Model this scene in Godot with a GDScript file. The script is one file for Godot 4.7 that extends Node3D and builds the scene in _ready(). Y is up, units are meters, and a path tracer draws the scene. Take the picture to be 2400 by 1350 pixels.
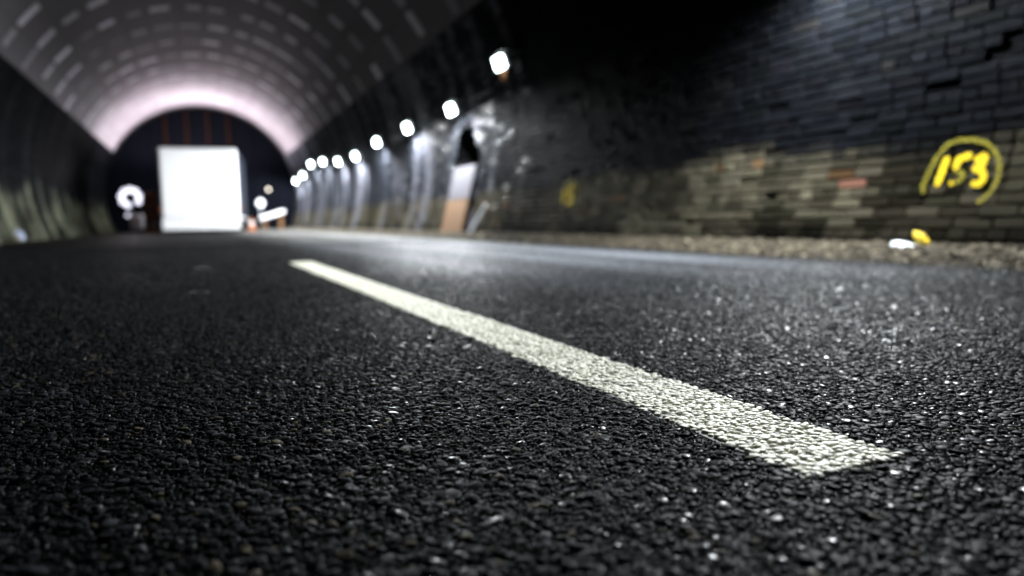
extends Node3D

# Tunnel axis runs along -Z; p(x, y, z) takes the distance down the tunnel as z.
const CX := 0.4
const CY := 1.58
const RW := 4.1
const PHI0 := -0.4083
const PHI1 := 0.493
const END := 34.5
const CAM_H := 0.27

var rng := RandomNumberGenerator.new()
var streaks := FastNoiseLite.new()
var blotch := FastNoiseLite.new()
var ax_r := Vector3(0.90921, -0.01736, -0.41597)
var ax_u := Vector3(0.05732, 0.99484, 0.08376)
var ax_f := Vector3(0.41237, -0.1, 0.90551)
var used := {}
var M := {}
var LAMP_ENERGY := 36.0


func p(x: float, y: float, z: float) -> Vector3:
	return Vector3(x, y, -z)


func lin(r: float, g: float, b: float) -> Color:
	return Color(r, g, b).linear_to_srgb()


func project(v: Vector3) -> Vector3:
	var d := Vector3(v.x, v.y - CAM_H, -v.z)
	var z := d.dot(ax_f)
	return Vector3(1200.0 + 1600.0 * d.dot(ax_r) / z, 675.0 - 1600.0 * d.dot(ax_u) / z, z)


# ------------------------------------------------------------------ mesh collecting
class MB:
	var v := PackedVector3Array()
	var c := PackedColorArray()
	var n := PackedVector3Array()
	var tint := Color(1, 1, 1)

	func tri(a: Vector3, b: Vector3, d: Vector3) -> void:
		v.append(a); v.append(b); v.append(d)
		c.append(tint); c.append(tint); c.append(tint)

	func quad(a: Vector3, b: Vector3, d: Vector3, e: Vector3) -> void:
		tri(a, b, d)
		tri(a, d, e)

	# a face turned away from the point «inside»
	func out_quad(a: Vector3, b: Vector3, d: Vector3, e: Vector3, inside: Vector3) -> void:
		if (b - a).cross(d - a).dot((a + d) * 0.5 - inside) > 0.0:
			quad(a, e, d, b)
		else:
			quad(a, b, d, e)

	func out_tri(a: Vector3, b: Vector3, d: Vector3, inside: Vector3) -> void:
		if (b - a).cross(d - a).dot(a - inside) > 0.0:
			tri(a, d, b)
		else:
			tri(a, b, d)

	# chamfered box
	func box(at: Vector3, size: Vector3, turn := Basis.IDENTITY, ch := 0.01) -> void:
		var h := size * 0.5
		var k := minf(ch, minf(h.x, minf(h.y, h.z)) * 0.45)
		var P := {}
		for sx in [-1, 1]:
			for sy in [-1, 1]:
				for sz in [-1, 1]:
					P[[sx, sy, sz, 0]] = at + turn * Vector3(sx * h.x, sy * (h.y - k), sz * (h.z - k))
					P[[sx, sy, sz, 1]] = at + turn * Vector3(sx * (h.x - k), sy * h.y, sz * (h.z - k))
					P[[sx, sy, sz, 2]] = at + turn * Vector3(sx * (h.x - k), sy * (h.y - k), sz * h.z)
		for s in [-1, 1]:
			out_quad(P[[s, -1, -1, 0]], P[[s, 1, -1, 0]], P[[s, 1, 1, 0]], P[[s, -1, 1, 0]], at)
			out_quad(P[[-1, s, -1, 1]], P[[1, s, -1, 1]], P[[1, s, 1, 1]], P[[-1, s, 1, 1]], at)
			out_quad(P[[-1, -1, s, 2]], P[[1, -1, s, 2]], P[[1, 1, s, 2]], P[[-1, 1, s, 2]], at)
			for t in [-1, 1]:
				out_quad(P[[s, t, -1, 0]], P[[s, t, 1, 0]], P[[s, t, 1, 1]], P[[s, t, -1, 1]], at)
				out_quad(P[[s, -1, t, 0]], P[[s, 1, t, 0]], P[[s, 1, t, 2]], P[[s, -1, t, 2]], at)
				out_quad(P[[-1, s, t, 1]], P[[1, s, t, 1]], P[[1, s, t, 2]], P[[-1, s, t, 2]], at)
				for u in [-1, 1]:
					out_tri(P[[s, t, u, 0]], P[[s, t, u, 1]], P[[s, t, u, 2]], at)

	# tapered round bar with closed ends
	func bar(a: Vector3, b: Vector3, ra: float, rb: float, sides := 12) -> void:
		var d := (b - a).normalized()
		var s := d.cross(Vector3.UP if absf(d.y) < 0.9 else Vector3.RIGHT).normalized()
		var t := d.cross(s)
		var mid := (a + b) * 0.5
		for i in sides:
			var w0 := TAU * i / sides
			var w1 := TAU * (i + 1) / sides
			var e0 := s * cos(w0) + t * sin(w0)
			var e1 := s * cos(w1) + t * sin(w1)
			out_quad(a + e0 * ra, a + e1 * ra, b + e1 * rb, b + e0 * rb, mid)
			out_tri(a, a + e0 * ra, a + e1 * ra, mid)
			out_tri(b, b + e0 * rb, b + e1 * rb, mid)

	# turned profile of (radius, height) pairs about the y axis at «at»
	func lathe(at: Vector3, prof: Array, sides := 20) -> void:
		for k in prof.size() - 1:
			var p0: Vector2 = prof[k]
			var p1: Vector2 = prof[k + 1]
			for i in sides:
				var w0 := TAU * i / sides
				var w1 := TAU * (i + 1) / sides
				var a := at + Vector3(cos(w0) * p0.x, p0.y, sin(w0) * p0.x)
				var b := at + Vector3(cos(w1) * p0.x, p0.y, sin(w1) * p0.x)
				var d := at + Vector3(cos(w1) * p1.x, p1.y, sin(w1) * p1.x)
				var e := at + Vector3(cos(w0) * p1.x, p1.y, sin(w0) * p1.x)
				quad(a, b, d, e)

	func mesh() -> ArrayMesh:
		var arr := []
		arr.resize(Mesh.ARRAY_MAX)
		arr[Mesh.ARRAY_VERTEX] = v
		# kept as display values: eight bits are too coarse for dark linear ones
		var e := PackedColorArray()
		e.resize(c.size())
		for i in c.size():
			e[i] = Color(pow(c[i].r, 1.0 / 2.2), pow(c[i].g, 1.0 / 2.2), pow(c[i].b, 1.0 / 2.2))
		arr[Mesh.ARRAY_COLOR] = e
		if n.size() == v.size():
			arr[Mesh.ARRAY_NORMAL] = n
		var am := ArrayMesh.new()
		am.add_surface_from_arrays(Mesh.PRIMITIVE_TRIANGLES, arr)
		return am


func numbered(called: String) -> String:
	if not used.has(called):
		used[called] = 0
		return called
	used[called] += 1
	return "%s_%03d" % [called, used[called]]


func thing(called: String, label: String, category: String, at := Vector3.ZERO, group := "") -> Node3D:
	var o := Node3D.new()
	o.name = numbered(called)
	o.position = at
	add_child(o, true)
	o.set_meta("label", label)
	o.set_meta("category", category)
	if group:
		o.set_meta("group", group)
	return o


func part(called: String, mesh: Mesh, mat: Material, parent: Node, counters: Dictionary = {}) -> MeshInstance3D:
	var o := MeshInstance3D.new()
	var nm := called
	var k := 0
	while parent.has_node(NodePath(nm)) if counters.is_empty() else false:
		k += 1
		nm = "%s_%03d" % [called, k]
	if not counters.is_empty():
		counters[called] = counters.get(called, -1) + 1
		if counters[called] > 0:
			nm = "%s_%03d" % [called, counters[called]]
	o.name = nm
	o.mesh = mesh
	o.material_override = mat
	parent.add_child(o, true)
	return o


func structure(called: String, mesh: Mesh, mat: Material) -> MeshInstance3D:
	var o := part(called, mesh, mat, self)
	o.set_meta("kind", "structure")
	return o


# ------------------------------------------------------------------ materials
func noise_tex(freq: float, kind: int, size := 512, octaves := 3, as_invert := false, ramp: Gradient = null) -> NoiseTexture2D:
	var fn := FastNoiseLite.new()
	fn.noise_type = kind
	fn.frequency = freq
	fn.seed = 11
	fn.fractal_octaves = octaves
	if kind == FastNoiseLite.TYPE_CELLULAR:
		fn.cellular_return_type = FastNoiseLite.RETURN_DISTANCE
		fn.fractal_type = FastNoiseLite.FRACTAL_NONE
	var t := NoiseTexture2D.new()
	t.width = size
	t.height = size
	t.seamless = true
	t.noise = fn
	t.invert = as_invert
	if ramp:
		t.color_ramp = ramp
	return t


func ramp2(a: Color, b: Color, lo := 0.0, hi := 1.0) -> Gradient:
	var g := Gradient.new()
	g.set_color(0, a)
	g.set_color(1, b)
	g.set_offset(0, lo)
	g.set_offset(1, hi)
	return g


func plain(c: Color, rough: float, metal := 0.0, vcol := false, spec := 0.4) -> StandardMaterial3D:
	var m := StandardMaterial3D.new()
	m.albedo_color = c
	m.roughness = rough
	m.metallic = metal
	m.metallic_specular = spec
	m.vertex_color_use_as_albedo = vcol
	return m


func glow(c: Color, e: float) -> StandardMaterial3D:
	var m := plain(lin(0.8, 0.8, 0.8), 0.4)
	m.emission_enabled = true
	m.emission = c
	m.emission_energy_multiplier = e
	return m


func spray(c: Color, lo: float, hi: float) -> StandardMaterial3D:
	# sprayed paint: patchy cover, the brick showing through
	var m := plain(Color.WHITE, 0.8, 0.0, false, 0.2)
	m.transparency = BaseMaterial3D.TRANSPARENCY_ALPHA
	m.albedo_texture = noise_tex(0.05, FastNoiseLite.TYPE_SIMPLEX, 256, 4, false, ramp2(Color(c.r, c.g, c.b, lo), Color(c.r, c.g, c.b, hi), 0.3, 0.62))
	m.uv1_triplanar = true
	m.uv1_world_triplanar = true
	m.uv1_scale = Vector3(4, 4, 4)
	return m


func make_materials() -> void:
	var rough_mix := noise_tex(0.02, FastNoiseLite.TYPE_SIMPLEX, 512, 4, false, ramp2(Color(0.25, 0.25, 0.25), Color(0.8, 0.8, 0.8), 0.25, 0.75))
	var lumps := noise_tex(0.03, FastNoiseLite.TYPE_SIMPLEX, 512, 4)
	# brick faces: colour comes per brick, wet film and pitting from textures
	var b := plain(Color.WHITE, 0.95, 0.0, true)
	b.vertex_color_is_srgb = true
	b.roughness_texture = rough_mix
	b.heightmap_enabled = true
	b.heightmap_texture = lumps
	b.heightmap_scale = 0.5
	b.uv1_triplanar = true
	b.uv1_world_triplanar = true
	b.uv1_scale = Vector3(3.1, 3.1, 3.1)
	b.metallic_specular = 0.03
	M.brick = b
	var wb: StandardMaterial3D = b.duplicate()
	wb.roughness = 0.6
	wb.metallic_specular = 0.13
	M.wet_brick = wb
	var db: StandardMaterial3D = b.duplicate()
	db.roughness = 1.0
	db.metallic_specular = 0.03
	M.dry_brick = db
	var mo := plain(Color.WHITE, 0.9, 0.0, true)
	mo.vertex_color_is_srgb = true
	mo.metallic_specular = 0.03
	mo.heightmap_enabled = true
	mo.heightmap_texture = lumps
	mo.heightmap_scale = 0.6
	mo.uv1_triplanar = true
	mo.uv1_world_triplanar = true
	mo.uv1_scale = Vector3(5, 5, 5)
	M.mortar = mo
	# asphalt sheet under the stones, and all of the road beyond them
	var grit := noise_tex(0.09, FastNoiseLite.TYPE_CELLULAR, 1024, 1, true)
	var a := plain(Color.WHITE, 0.62, 0.0, true)
	a.metallic_specular = 0.11
	a.vertex_color_is_srgb = true
	a.heightmap_enabled = true
	a.heightmap_texture = grit
	a.heightmap_scale = 0.3
	a.uv1_triplanar = true
	a.uv1_world_triplanar = true
	a.uv1_scale = Vector3(1.25, 1.25, 1.25)
	M.asphalt = a
	var chip := plain(Color.WHITE, 0.5, 0.0, true)
	chip.metallic_specular = 0.08
	var gl := plain(Color.WHITE, 0.36, 0.0, true, 0.2)
	M.wet_chip = gl
	M.chip = chip
	var paint := plain(Color.WHITE, 0.6, 0.0, true)
	M.paint = paint
	M.film = plain(Color.WHITE, 0.7, 0.0, true)
	M.film.vertex_color_is_srgb = true
	var vault := plain(Color.WHITE, 0.9, 0.0, true, 0.1)
	vault.vertex_color_is_srgb = true
	vault.heightmap_enabled = true
	vault.heightmap_texture = lumps
	vault.heightmap_scale = 2.0
	vault.uv1_triplanar = true
	vault.uv1_world_triplanar = true
	vault.uv1_scale = Vector3(1.3, 1.3, 1.3)
	M.vault = vault
	M.stone = plain(Color.WHITE, 0.85, 0.0, true, 0.2)
	M.shoulder = plain(lin(0.05, 0.045, 0.035), 0.95)
	M.yellow = spray(lin(0.62, 0.45, 0.012), 0.55, 1.0)
	M.yellow_thin = spray(lin(0.24, 0.21, 0.02), 0.05, 0.8)
	M.white_body = plain(lin(0.86, 0.86, 0.87), 0.35)
	M.white_trim = plain(lin(0.7, 0.7, 0.72), 0.4)
	M.grey = plain(lin(0.25, 0.26, 0.28), 0.5)
	M.side_blue = plain(lin(0.012, 0.014, 0.02), 0.95, 0.0, false, 0.1)
	M.dark = plain(lin(0.02, 0.02, 0.022), 0.55)
	M.rubber = plain(lin(0.015, 0.015, 0.015), 0.8)
	M.steel = plain(lin(0.35, 0.35, 0.36), 0.35, 0.9)
	M.hoarding = plain(lin(0.002, 0.0023, 0.0038), 0.95, 0.0, false, 0.08)
	M.rust = plain(lin(0.011, 0.005, 0.003), 0.95, 0.0, false, 0.08)
	M.orange = plain(lin(0.30, 0.085, 0.015), 0.7)
	M.orange_dull = plain(lin(0.22, 0.09, 0.03), 0.7)
	M.board_grey = plain(lin(0.075, 0.072, 0.085), 0.9)
	M.board_orange = plain(lin(0.15, 0.08, 0.035), 0.9)
	M.red_lens = plain(lin(0.5, 0.02, 0.015), 0.2)
	M.lamp_face = glow(Color(0.93, 1.0, 1.0), 20.0)
	M.tower_face = glow(Color(0.92, 0.93, 1.0), 2.0)
	M.amber = glow(Color(1.0, 0.8, 0.2), 1.6)
	M.sheet = plain(lin(0.22, 0.25, 0.36), 0.5)
	M.scrap_yellow = plain(lin(0.7, 0.5, 0.0), 0.5)
	M.scrap_white = plain(lin(0.75, 0.8, 0.85), 0.6)
	M.wet = plain(lin(0.01, 0.01, 0.012), 0.2, 0.0, false, 0.35)


# ------------------------------------------------------------------ tunnel lining
func on_wall(side: float, y: float, z: float, off := 0.0) -> Vector3:
	var r := RW - off
	return p(CX + side * sqrt(maxf(r * r - (y - CY) * (y - CY), 0.0)), y, z)


func arc(phi: float, z: float, r: float) -> Vector3:
	return p(CX + r * cos(phi), CY + r * sin(phi), z)


const NZ0 := 11.15
const NZ1 := 12.4


func in_refuge(side: float, y: float, z: float, m := 0.0) -> bool:
	if side < 0.0 or z < NZ0 - m or z > NZ1 + m:
		return false
	return y < refuge_top(z) + m


func refuge_top(z: float) -> float:
	var u := clampf(absf(z - (NZ0 + NZ1) * 0.5) / ((NZ1 - NZ0) * 0.5), 0.0, 1.0)
	return 1.42 + 0.52 * (1.0 - pow(u, 3.0))


func wall_color(side: float, y: float, z: float) -> Color:
	var s := streaks.get_noise_2d(z * 9.0, y * 0.7 + side * 40.0)
	var k := blotch.get_noise_2d(z * 1.6, y * 2.2 + side * 90.0)
	var soot_and_pools := Color(0.0019, 0.0021, 0.0026) * (1.0 + 1.1 * rng.randf())
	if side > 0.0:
		soot_and_pools *= 1.0 + 4.6 * smoothstep(9.5, 11.0, z)  # tone raised farther in: lamp pools put into the brick colour
	if rng.randf() < 0.05:
		soot_and_pools = Color(0.0048, 0.0046, 0.0048)
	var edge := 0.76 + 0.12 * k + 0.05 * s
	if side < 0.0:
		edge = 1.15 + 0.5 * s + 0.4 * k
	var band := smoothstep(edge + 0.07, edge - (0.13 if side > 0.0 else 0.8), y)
	var beam_and_dust := Color(0.043, 0.039, 0.027) * clampf(0.75 + 0.6 * k + 1.0 * streaks.get_noise_2d(z * 30.0, y * 3.0) + 0.2 * rng.randf(), 0.35, 1.7)  # right wall: low headlight beam painted as a khaki tone
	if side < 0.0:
		beam_and_dust = Color(0.075, 0.08, 0.055) * clampf(0.55 + 0.9 * s + 0.6 * k, 0.05, 2.0)
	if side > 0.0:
		beam_and_dust *= lerpf(0.55, 1.0, smoothstep(2.7, 4.0, z))
		beam_and_dust *= lerpf(0.2, 1.0, smoothstep(0.06, 0.34 if z < 4.2 else 0.24, y + 0.1 * k))
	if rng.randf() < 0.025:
		beam_and_dust = beam_and_dust * Color(1.5, 1.0, 0.75)
	var c := soot_and_pools.lerp(beam_and_dust, band)
	# pale streaks down the brickwork farther in
	if z > 8.0:
		var run := smoothstep(0.12, 0.5, s) * smoothstep(8.0, 10.0, z)
		c = c.lerp(Color(0.12, 0.12, 0.14), run * (0.04 if side < 0.0 else 0.7))
	c.a = 1.0
	return c


func wall_shell(side: float) -> ArrayMesh:
	var m := MB.new()
	var n := 40
	var zs := []
	var z := -9.0
	while z < END + 1.9:
		zs.append(z)
		z += 0.11 if (z > NZ0 - 0.6 and z < NZ1 + 0.5 and side > 0.0) else 1.0
	zs.append(NZ0); zs.append(NZ1)
	zs.sort()
	for i in zs.size() - 1:
		var z0: float = zs[i]
		var z1: float = zs[i + 1]
		if z1 - z0 < 0.001:
			continue
		var hole: bool = side > 0.0 and z0 >= NZ0 - 0.001 and z1 <= NZ1 + 0.001
		for k in n:
			var f0 := PHI0 - 0.06 + (PHI1 + 0.02 - PHI0 + 0.06) * k / n
			var f1 := PHI0 - 0.06 + (PHI1 + 0.02 - PHI0 + 0.06) * (k + 1) / n
			var a := f0 if side > 0.0 else PI - f0
			var b := f1 if side > 0.0 else PI - f1
			var hgt := CY + RW * sin((f0 + f1) * 0.5)
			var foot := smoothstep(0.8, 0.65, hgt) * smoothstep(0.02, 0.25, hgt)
			m.tint = Color(0.004, 0.004, 0.0045).lerp(Color(0.034, 0.031, 0.022), foot if side > 0.0 else 0.0)  # joints take the painted headlight band as well
			var lo0 := a
			var lo1 := a
			if hole:
				var t0 := asin((refuge_top(z0) - CY) / RW)
				var t1 := asin((refuge_top(z1) - CY) / RW)
				if maxf(t0, t1) > b and minf(t0, t1) >= b:
					continue
				lo0 = clampf(t0, a, b)
				lo1 = clampf(t1, a, b)
			m.out_quad(arc(lo0, z0, RW + 0.012), arc(lo1, z1, RW + 0.012), arc(b, z1, RW + 0.012), arc(b, z0, RW + 0.012), p(CX + side * 6.0, CY, (z0 + z1) * 0.5))
			m.out_quad(arc(a, z0, RW + 0.6), arc(a, z1, RW + 0.6), arc(b, z1, RW + 0.6), arc(b, z0, RW + 0.6), p(CX, CY, (z0 + z1) * 0.5))
	return m.mesh()


func brick_local(l: float, h: float, t: float, w: float) -> Array:
	# base corners, shoulder corners, face corners; x along, y up, z out of the wall
	var q := []
	var ch := 0.007
	for step in [[0.0, 0.0], [0.0, t - ch], [ch, t]]:
		for s in [[-1, -1], [1, -1], [1, 1], [-1, 1]]:
			var jx := rng.randf_range(-w, w)
			var jy := rng.randf_range(-w, w) * 0.6
			q.append(Vector3(s[0] * (l * 0.5 - step[0]) + jx, s[1] * (h * 0.5 - step[0]) + jy, step[1] + rng.randf_range(-w, w) * 0.7 * (1.0 if step[1] > 0.0 else 0.0)))
	return q


func brick_add(m: MB, q: Array, x: Transform3D) -> void:
	var inside := x * Vector3(0, 0, -0.2)
	var w := []
	for v in q:
		w.append(x * v)
	for r in 2:
		for k in 4:
			var j := (k + 1) % 4
			m.out_quad(w[r * 4 + k], w[r * 4 + j], w[r * 4 + 4 + j], w[r * 4 + 4 + k], inside)
	m.out_quad(w[8], w[9], w[10], w[11], inside)


func lay_bricks(side: float, z_from: float, z_to: float, root: Node3D) -> void:
	var courses := 49
	var ph := (PHI1 - PHI0) / courses
	var hgt := ph * RW - 0.011
	var full := []
	var head := []
	for k in 10:
		full.append(brick_local(0.229, hgt, 0.018, 0.0025))
		head.append(brick_local(0.112, hgt, 0.018, 0.0025))
	var far := MB.new()
	var wet := MB.new()
	var list := []
	for k in courses:
		var phi := PHI0 + (k + 0.5) * ph
		var header := k % 4 == 2
		var z := z_from + rng.randf_range(0.0, 0.05) + (0.116 if k % 2 == 0 else 0.0)
		while z < z_to:
			var short := header or rng.randf() < 0.04
			var l := 0.117 if short else 0.234
			var zc := z + l * 0.5
			z += l
			var here := arc(phi if side > 0.0 else PI - phi, zc, RW + 0.012)
			if in_refuge(side, here.y, zc, l * 0.42):
				continue
			var inward := Vector3(CX - here.x, CY - here.y, 0).normalized()
			var along := Vector3(0, 0, -1)
			var up := inward.cross(along)
			var tilt := Basis(up, rng.randf_range(-0.02, 0.02)) * Basis(along, rng.randf_range(-0.03, 0.03))
			var proud := rng.randf_range(-0.007, 0.004)
			if rng.randf() < 0.02:
				proud = -0.016
			var x := Transform3D(tilt * Basis(along, up, inward), here + inward * proud)
			var q: Array = head[rng.randi() % 10] if short else full[rng.randi() % 10]
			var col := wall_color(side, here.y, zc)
			if side > 0.0 and absf(zc - 3.44) < 0.11 and absf(here.y - 0.48) < 0.037:
				col = Color(0.10, 0.05, 0.035)
			var seen := project(here)
			var size := 0.0
			if side > 0.0 and seen.z > 0.3 and seen.x > -40 and seen.x < 2440 and seen.y > -40 and seen.y < 1390:
				size = l / seen.z
			list.append([size, x, q, col])
	var shown := 300 if side > 0.0 else 0
	if shown:
		list.sort_custom(func(a, b): return a[0] > b[0])
	var meshes := {}
	var counters := {"brick": -1}
	for i in list.size():
		var e: Array = list[i]
		var col: Color = e[3]
		if i < shown and e[0] > 0.0:
			# alike tones share one mesh
			var key := [e[2], roundi(log(col.r) * 4.0), roundi((col.r / col.b) * 8.0), roundi((col.r / col.g) * 12.0)]
			if not meshes.has(key):
				var one := MB.new()
				one.tint = col
				brick_add(one, e[2], Transform3D.IDENTITY)
				meshes[key] = one.mesh()
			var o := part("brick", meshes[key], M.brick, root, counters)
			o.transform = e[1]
		else:
			var zb: float = -e[1].origin.z
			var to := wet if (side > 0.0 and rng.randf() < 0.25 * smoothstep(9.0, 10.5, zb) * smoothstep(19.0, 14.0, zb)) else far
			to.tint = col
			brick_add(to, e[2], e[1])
	var rest := part("brickwork", far.mesh(), M.brick if side > 0.0 else M.dry_brick, root)
	rest.set_meta("kind", "stuff")
	if wet.v.size():
		part("wet_brickwork", wet.mesh(), M.wet_brick, root).set_meta("kind", "stuff")


func build_walls() -> void:
	var right := thing("brick_wall", "sooty black brick tunnel wall on the right with a khaki foot coloured as if lit by headlights", "wall")
	right.set_meta("kind", "structure")
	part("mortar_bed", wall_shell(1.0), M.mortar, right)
	lay_bricks(1.0, 0.6, END + 1.6, right)
	# refuge: a round-headed recess in the wall
	var m := MB.new()
	m.tint = Color(0.006, 0.006, 0.0065)
	var n := 14
	var deep := 0.55
	var c := p(CX + 4.4, 0.9, (NZ0 + NZ1) * 0.5)
	for i in n:
		var z0 := lerpf(NZ0, NZ1, float(i) / n)
		var z1 := lerpf(NZ0, NZ1, float(i + 1) / n)
		var y0 := refuge_top(z0)
		var y1 := refuge_top(z1)
		var a := on_wall(1.0, y0, z0, -0.012)
		var b := on_wall(1.0, y1, z1, -0.012)
		m.quad(a, b, b + Vector3(deep, 0, 0), a + Vector3(deep, 0, 0))
		m.quad(p(5.05, -0.1, z0), p(5.05, -0.1, z1), p(5.05, y1, z1), p(5.05, y0, z0))
	for z in [NZ0, NZ1]:
		for k in 8:
			var ya := -0.1 + 1.5 * k / 8.0
			var yb := -0.1 + 1.5 * (k + 1) / 8.0
			m.quad(on_wall(1.0, ya, z, -0.012), on_wall(1.0, yb, z, -0.012), p(5.05, yb, z), p(5.05, ya, z))
	part("refuge_recess", m.mesh(), M.mortar, right)
	var left := thing("brick_wall", "dark streaked tunnel wall on the left with a pale limy foot", "wall")
	left.set_meta("kind", "structure")
	part("mortar_bed", wall_shell(-1.0), M.mortar, left)
	lay_bricks(-1.0, 9.0, END + 1.6, left)


func curved_slab(m: MB, f0: float, f1: float, z0: float, z1: float, r_in: float, r_out: float, seg := 3, tilt := 0.0) -> void:
	var mid := arc((f0 + f1) * 0.5, (z0 + z1) * 0.5, (r_in + r_out) * 0.5)
	for i in seg:
		var a := lerpf(f0, f1, float(i) / seg)
		var b := lerpf(f0, f1, float(i + 1) / seg)
		var ra := r_in + tilt * (float(i) / seg - 0.5)
		var rb := r_in + tilt * (float(i + 1) / seg - 0.5)
		m.out_quad(arc(a, z0, ra), arc(b, z0, rb), arc(b, z1, rb), arc(a, z1, ra), mid)
		m.out_quad(arc(a, z0, ra), arc(b, z0, rb), arc(b, z0, r_out), arc(a, z0, r_out), mid)
		m.out_quad(arc(a, z1, ra), arc(b, z1, rb), arc(b, z1, r_out), arc(a, z1, r_out), mid)
	m.out_quad(arc(f0, z0, r_in - tilt * 0.5), arc(f0, z1, r_in - tilt * 0.5), arc(f0, z1, r_out), arc(f0, z0, r_out), mid)
	m.out_quad(arc(f1, z0, r_in + tilt * 0.5), arc(f1, z1, r_in + tilt * 0.5), arc(f1, z1, r_out), arc(f1, z0, r_out), mid)


func build_vault() -> void:
	var root := thing("tunnel_vault", "arched tunnel vault of mauve grey rings with pale blocks between them", "vault")
	root.set_meta("kind", "structure")
	# solid back of the arch
	var m := MB.new()
	m.tint = Color(0.02, 0.019, 0.02)
	var n := 28
	for i in n:
		var f0 := lerpf(PHI1, PI - PHI1, float(i) / n)
		var f1 := lerpf(PHI1, PI - PHI1, float(i + 1) / n)
		for zz in range(-9, 36, 3):
			m.out_quad(arc(f0, zz, RW + 0.03), arc(f1, zz, RW + 0.03), arc(f1, zz + 3, RW + 0.03), arc(f0, zz + 3, RW + 0.03), p(CX, 12.0, zz))
		m.out_quad(arc(f0, -9, RW + 0.6), arc(f1, -9, RW + 0.6), arc(f1, END + 1.5, RW + 0.6), arc(f0, END + 1.5, RW + 0.6), p(CX, CY, 12))
	part("arch_back", m.mesh(), M.vault, root)
	var counters := {"lining_panel": -1}
	var pitch := 1.72
	var rings := 16
	var across := 14
	var df := (PI - 2.0 * PHI1) / across
	for k in rings:
		var z1 := END - k * pitch
		var z0 := z1 - pitch
		var pale := clampf((5.5 - k) / 3.0, 0.0, 1.0)  # lit far end painted in: lighter lining colour on those rings
		for i in across:
			var f0 := PHI1 + i * df
			var f1 := f0 + df
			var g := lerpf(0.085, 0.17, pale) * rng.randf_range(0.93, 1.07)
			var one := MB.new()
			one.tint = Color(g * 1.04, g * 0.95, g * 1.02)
			var proud := rng.randf_range(0.0, 0.008)
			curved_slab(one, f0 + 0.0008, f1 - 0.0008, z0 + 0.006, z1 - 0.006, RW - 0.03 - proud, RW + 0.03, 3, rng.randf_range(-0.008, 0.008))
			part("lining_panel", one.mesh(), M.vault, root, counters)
			# narrow course of blocks between the rings, paler here and there
			var two := MB.new()
			var w := rng.randf()
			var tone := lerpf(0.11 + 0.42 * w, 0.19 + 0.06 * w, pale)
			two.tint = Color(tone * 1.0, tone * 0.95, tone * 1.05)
			var lo := f0 + rng.randf_range(0.0, 0.25) * df
			var hi := minf(lo + df * rng.randf_range(0.5, 0.95), f1)
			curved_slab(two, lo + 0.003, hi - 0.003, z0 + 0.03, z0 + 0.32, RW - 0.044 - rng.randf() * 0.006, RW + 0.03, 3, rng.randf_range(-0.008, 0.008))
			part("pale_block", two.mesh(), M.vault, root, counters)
	# plain lining over and behind the camera, outside the picture
	var near := MB.new()
	near.tint = Color(0.088, 0.078, 0.086)
	for i in across:
		curved_slab(near, PHI1 + i * df, PHI1 + (i + 1) * df, -9.0, END - rings * pitch - 0.01, RW - 0.035, RW + 0.03)
	part("rear_lining", near.mesh(), M.vault, root)
	# dark hoarding that closes the far end
	var h := thing("end_hoarding", "dark hoarding closing the far end of the tunnel with rusty upright posts", "hoarding", p(CX, 0, END + 1.3))
	for i in 9:
		var x0 := -4.05 + i * 0.9
		var xm := x0 + 0.45
		var top := CY + sqrt(maxf(RW * RW - xm * xm, 0.0)) if absf(xm) < 4.0 else 2.6
		var sheet := MB.new()
		sheet.box(Vector3(xm, top * 0.5 + 0.2, 0.0), Vector3(0.88, top + 0.7, 0.04), Basis.IDENTITY, 0.006)
		part("sheet", sheet.mesh(), M.hoarding, h)
	for x in [-1.55, -0.65, 0.25, 1.15]:
		var post := MB.new()
		var top2 := CY + sqrt(RW * RW - x * x) - 0.05
		post.box(Vector3(x, top2 * 0.5, 0.08), Vector3(0.13, top2, 0.1), Basis.IDENTITY, 0.01)
		part("post", post.mesh(), M.rust, h)


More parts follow.
